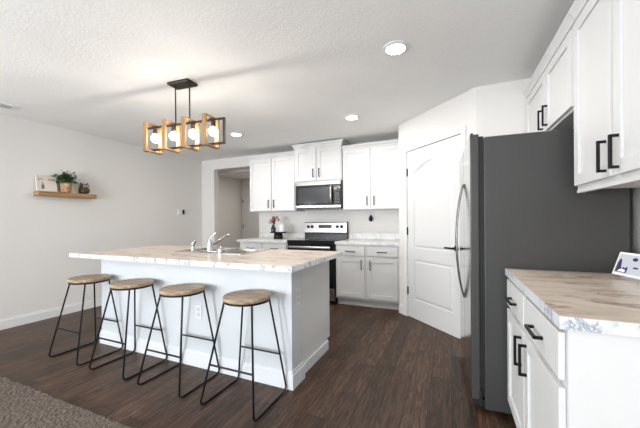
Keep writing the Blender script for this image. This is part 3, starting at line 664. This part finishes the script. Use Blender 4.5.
obj('stems', bs, mat('dry_stem', (0.16, 0.09, 0.05), 0.8), t); obj('flowers', bf, mat('rust_red_petal', (0.27, 0.045, 0.025), 0.7), t, label='rust-red petals'); obj('leaves', bl, mat('amber_leaf', (0.42, 0.17, 0.05), 0.7), t)
# plug on back wall
def wall_plate(name, label, cat, loc, rotz, kind):
    t = thing(name, label, cat, loc, rotz)
    b = B(); box(b, -0.036, 0.036, -0.006, -0.0005, -0.058, 0.058, bev=0.002); obj('cover_plate', b, PLASTIC, t)
    if kind == 'switch':
        b = B(); box(b, -0.006, 0.006, -0.016, -0.0062, -0.012, 0.012, bev=0.002); obj('toggle', b, PLASTIC, t)
    if kind in ('outlet',):
        for z in (-0.022, 0.022):
            b = B(); box(b, -0.016, 0.016, -0.0075, -0.0062, z-0.014, z+0.014); obj('socket', b, mat('socket_grey', (0.56, 0.57, 0.58), 0.4), t)
    return t
wall_plate('wall_outlet', 'white outlet plate on the wall above the right back counter', 'outlet', (-1.15, YW, 1.22), 0, 'outlet')
t = thing('plug_in_freshener', 'small black plug-in device in the outlet above the back counter', 'air freshener', (-1.145, YW-0.0085, 1.235))
b = B(); lathe(b, [(0.0, -0.048), (0.022, -0.044), (0.030, -0.02), (0.030, 0.012), (0.020, 0.034), (0.0, 0.038)], (0, -0.032, 0), 20); obj('device_body', b, BLK, t, smooth=True)
b = B(); lathe(b, [(0.012, 0.036), (0.010, 0.052), (0, 0.056)], (0, -0.032, 0), 14); obj('cap', b, BRONZE, t, smooth=True)
wall_plate('light_switch', 'white switch plate low on the left wall near the hall opening', 'light switch', (XL, 4.50, 1.14), PI/2, 'switch')
t = thing('thermostat', 'small white wall thermostat with black screen on the left wall', 'thermostat', (XL, 4.15, 1.39), PI/2)
bx('housing', PLASTIC, t, -0.085, 0.05, -0.022, -0.0005, -0.05, 0.05, bev=0.004)
bx('screen', GLOSS, t, 0.000, 0.046, -0.026, -0.0225, -0.042, 0.042)

# ------------------------------------------------------------------ shelf on the left wall
t = thing('wall_shelf', 'floating wooden shelf on the left wall', 'shelf', (XL, 2.280, 1.534))
bx('board', SHELFW, t, 0.0005, 0.12, -0.323, 0.323, 0.0, 0.056, bev=0.003)
zs = 1.5905
t = thing('framed_print', 'white framed print leaning at the left end of the shelf', 'picture', (XL+0.036, 2.075, zs), PI/2)
# local: x along the wall (+Y world), -y toward the room
tl = Matrix.Rotation(-0.14, 4, 'X')
b = B(); W2 = 0.105; Hh = 0.205
box(b, -W2, W2, -0.012, 0, 0, Hh, mtx=tl); obj('backing_board', b, mat('print_cream', (0.74, 0.68, 0.60), 0.7), t)
b = B()
for a in ((-W2, -W2+0.012, 0, Hh), (W2-0.012, W2, 0, Hh), (-W2, W2, 0, 0.010), (-W2, W2, Hh-0.010, Hh)): box(b, a[0], a[1], -0.018, -0.0125, a[2], a[3], mtx=tl)
obj('frame', b, PLASTIC, t)
b = B()
prism(b, [(-0.055, 0.03), (-0.025, 0.03), (-0.027, 0.075), (-0.035, 0.09), (-0.037, 0.115), (-0.043, 0.115), (-0.045, 0.09), (-0.053, 0.075)], -0.0145, -0.0125)
bmesh.ops.transform(b, matrix=tl, verts=b.verts); obj('painted_vase', b, mat('print_charcoal', (0.16, 0.15, 0.14), 0.7), t)
b = B()
for k in range(9):
    x = 0.02+0.014*(k % 5)-0.10*(k > 4); z = 0.15+0.008*math.sin(k*2.1)
    prism(b, [(x+0.010*math.cos(q*PI/3), z+0.010*math.sin(q*PI/3)) for q in range(6)], -0.0145-0.0002*k, -0.0125)
bmesh.ops.transform(b, matrix=tl, verts=b.verts); obj('painted_flowers', b, mat('print_blush', (0.55, 0.36, 0.29), 0.7), t)
t = thing('greeting_card', 'cream card leaning on the wall behind the potted plant', 'card', (XL+0.026, 2.345, zs), PI/2)
b = B(); box(b, -0.085, 0.085, -0.004, 0, 0, 0.155, mtx=tl); obj('card_sheet', b, mat('card_cream', (0.76, 0.70, 0.60), 0.7), t)
b = B(); box(b, -0.07, 0.07, -0.0052, -0.0042, 0.02, 0.135, mtx=tl); obj('printed_panel', b, mat('card_tint', (0.66, 0.56, 0.44), 0.7), t)
# potted plant
t = thing('potted_plant', 'bushy green plant in a woven basket pot on the shelf', 'potted plant', (XL+0.090, 2.253, zs))
m, n, l, p = newmat('woven_basket'); mp = mapping(n, l, (1, 1, 1)); vo = n.new('ShaderNodeTexVoronoi'); vo.inputs['Scale'].default_value = 75; l.new(mp.outputs[0], vo.inputs['Vector'])
r = ramp(n, [(0.1, (0.55, 0.38, 0.23)), (0.55, (0.26, 0.10, 0.04)), (0.9, (0.62, 0.48, 0.32))]); l.new(vo.outputs['Color'], r.inputs[0]); l.new(r.outputs[0], p.inputs['Base Color']); p.inputs['Roughness'].default_value = 0.8
b = B(); lathe(b, [(0.044, 0), (0.050, 0.005), (0.060, 0.112), (0.062, 0.120), (0.056, 0.120), (0.053, 0.088), (0, 0.088)], seg=28); obj('basket_pot', b, m, t, smooth=True)
b = B(); lathe(b, [(0.0, 0.0885), (0.0465, 0.0885), (0.0, 0.094)], seg=20); obj('soil', b, mat('potting_soil', (0.03, 0.02, 0.013), 0.95), t)
rnd = random.Random(11); bl = B(); bs = B()
for k in range(60):
    a = rnd.uniform(0, 2*PI); el = rnd.uniform(0.05, 1.45); R = rnd.uniform(0.07, 0.150)
    tip = Vector((math.cos(a)*math.cos(el)*R*0.7, math.sin(a)*math.cos(el)*R*1.25, 0.125+math.sin(el)*R*1.15))
    if tip.x < -0.04: tip.x = -0.04
    tube(bs, [(0.015*math.cos(a), 0.015*math.sin(a), 0.09), (tip.x*0.45, tip.y*0.45, 0.09+(tip.z-0.09)*0.65), tip], 0.0014, 5)
    for q in range(5):
        base = Vector((0, 0, 0.10)).lerp(tip, rnd.uniform(0.55, 1.05)); d = Vector((rnd.uniform(-1, 1), rnd.uniform(-1, 1), rnd.uniform(-0.5, 0.7))).normalized()
        if base.x+d.x*0.035 < -0.03: d.x = abs(d.x)
        n_ = Vector((rnd.uniform(-.5, .5), rnd.uniform(-.5, .5), 1)).normalized(); s_ = d.cross(n_).normalized(); L = rnd.uniform(0.026, 0.042); ww = L*0.40
        drop = Vector((0, 0, -0.006))
        pts = [base, base+d*L*0.35+s_*ww, base+d*L*0.75+s_*ww*0.75+drop*0.5, base+d*L+drop, base+d*L*0.75-s_*ww*0.75+drop*0.5, base+d*L*0.35-s_*ww]
        mid = base+d*L*0.5+Vector((0, 0, -0.003)); vs = [bl.verts.new(x) for x in pts]; mv = bl.verts.new(mid)
        for w_ in range(6): bl.faces.new((vs[w_], vs[(w_+1) % 6], mv))
obj('stems', bs, mat('plant_stem', (0.06, 0.11, 0.03), 0.7), t); obj('foliage', bl, mat('plant_leaf', (0.045, 0.10, 0.028), 0.5, var=0.4), t)
# owl
t = thing('owl_figurine', 'small round brown ceramic owl at the right end of the shelf', 'figurine', (XL+0.062, 2.480, zs), PI/2)
OWL = mat('bronze_glaze', (0.055, 0.042, 0.020), 0.28, 0.25, bump=0.5, bscale=60, var=0.35)
b = B(); lathe(b, [(0.030, 0), (0.048, 0.010), (0.060, 0.042), (0.056, 0.070), (0.047, 0.086), (0.050, 0.105), (0.046, 0.124), (0.030, 0.138), (0, 0.141)], seg=28)
for s in (-1, 1): tube(b, [(s*0.026, 0, 0.118), (s*0.040, -0.002, 0.142), (s*0.046, -0.002, 0.158)], [0.018, 0.011, 0.001], 8)
obj('owl_body', b, OWL, t, smooth=True)
for s in (-1, 1):
    M_ = Matrix.Translation((s*0.020, -0.043, 0.110)) @ Matrix.Rotation(s*0.35, 4, 'Z') @ Matrix.Rotation(PI/2, 4, 'X')
    b = B(); lathe(b, [(0.018, 0), (0.018, 0.006), (0.012, 0.009), (0, 0.009)], mtx=M_, seg=18); e = obj('eye', b, mat('owl_gold', (0.50, 0.36, 0.15), 0.35), t, smooth=True)
    b = B(); lathe(b, [(0.008, 0.0095), (0.006, 0.013), (0, 0.014)], mtx=M_, seg=14); obj('pupil', b, GLOSS, e, smooth=True)
b = B(); lathe(b, [(0.008, 0), (0, 0.020)], mtx=Matrix.Translation((0, -0.045, 0.100)) @ Matrix.Rotation(PI*0.62, 4, 'X'), seg=8); obj('beak', b, mat('owl_gold', (0, 0, 0)), t)
for s in (-1, 1):
    b = B(); lathe(b, [(0, -0.030), (0.016, -0.015), (0.020, 0.005), (0.012, 0.024), (0, 0.030)], mtx=Matrix.Translation((s*0.052, -0.006, 0.048)) @ Matrix.Diagonal((0.6, 1.1, 1, 1)), seg=14); obj('wing', b, OWL, t, smooth=True)

# ------------------------------------------------------------------ smart display on the right counter
t = thing('smart_display', 'white smart display with lit screen at the back of the right counter', 'smart display', (0.822, 1.893, ZT1+0.0005), math.radians(-74))
b = B(); prism(b, [(-0.050, 0.0), (0.035, 0.0), (0.030, 0.016), (0.012, 0.060), (-0.010, 0.058)], -0.055, 0.055, axis='x'); obj('stand_base', b, mat('grey_fabric', (0.42, 0.42, 0.42), 0.9, bump=0.3, bscale=400), t)
tl = Matrix.Translation((0, -0.052, 0.012)) @ Matrix.Rotation(-0.34, 4, 'X')
b = B(); box(b, -0.089, 0.089, -0.012, 0, 0, 0.118, bev=0.005, mtx=tl); hs = obj('tablet_housing', b, mat('white_bezel', (0.86, 0.86, 0.86), 0.3), t)
m, n, l, p = newmat('lit_screen'); p.inputs['Base Color'].default_value = (0.02, 0.02, 0.02, 1); p.inputs['Roughness'].default_value = 0.15
p.inputs['Emission Color'].default_value = (0.86, 0.88, 0.96, 1); p.inputs['Emission Strength'].default_value = 0.75
b = B(); box(b, -0.078, 0.078, -0.0128, -0.0121, 0.012, 0.106, mtx=tl); sc = obj('screen', b, m, hs)
m2, n, l, p = newmat('screen_navy'); p.inputs['Base Color'].default_value = (0.01, 0.01, 0.02, 1); p.inputs['Emission Color'].default_value = (0.04, 0.045, 0.12, 1); p.inputs['Emission Strength'].default_value = 1
b = B()
prism(b, [(-0.074, 0.016), (-0.012, 0.016), (-0.010, 0.034), (-0.016, 0.050), (-0.024, 0.038), (-0.034, 0.044), (-0.044, 0.034), (-0.050, 0.052), (-0.056, 0.078), (-0.066, 0.086), (-0.074, 0.060)], -0.0134, -0.0129)
bmesh.ops.transform(b, matrix=tl, verts=b.verts); obj('picture_silhouette', b, m2, sc)
b = B(); prism(b, [(0.012+0.014*math.cos(q*PI/6), 0.086+0.009*math.sin(q*PI/6)) for q in range(12)], -0.0134, -0.0129); prism(b, [(0.016, 0.042), (0.040, 0.042), (0.040, 0.050), (0.016, 0.050)], -0.0134, -0.0129)
bmesh.ops.transform(b, matrix=tl, verts=b.verts); obj('screen_icons', b, m2, sc)
m3, n, l, p = newmat('screen_pale'); p.inputs['Emission Color'].default_value = (0.45, 0.52, 0.75, 1); p.inputs['Emission Strength'].default_value = 0.8
b = B(); prism(b, [(-0.060, 0.020), (-0.020, 0.020), (-0.022, 0.030), (-0.040, 0.034), (-0.052, 0.028)], -0.0139, -0.0135)
bmesh.ops.transform(b, matrix=tl, verts=b.verts); obj('picture_highlight', b, m3, sc)
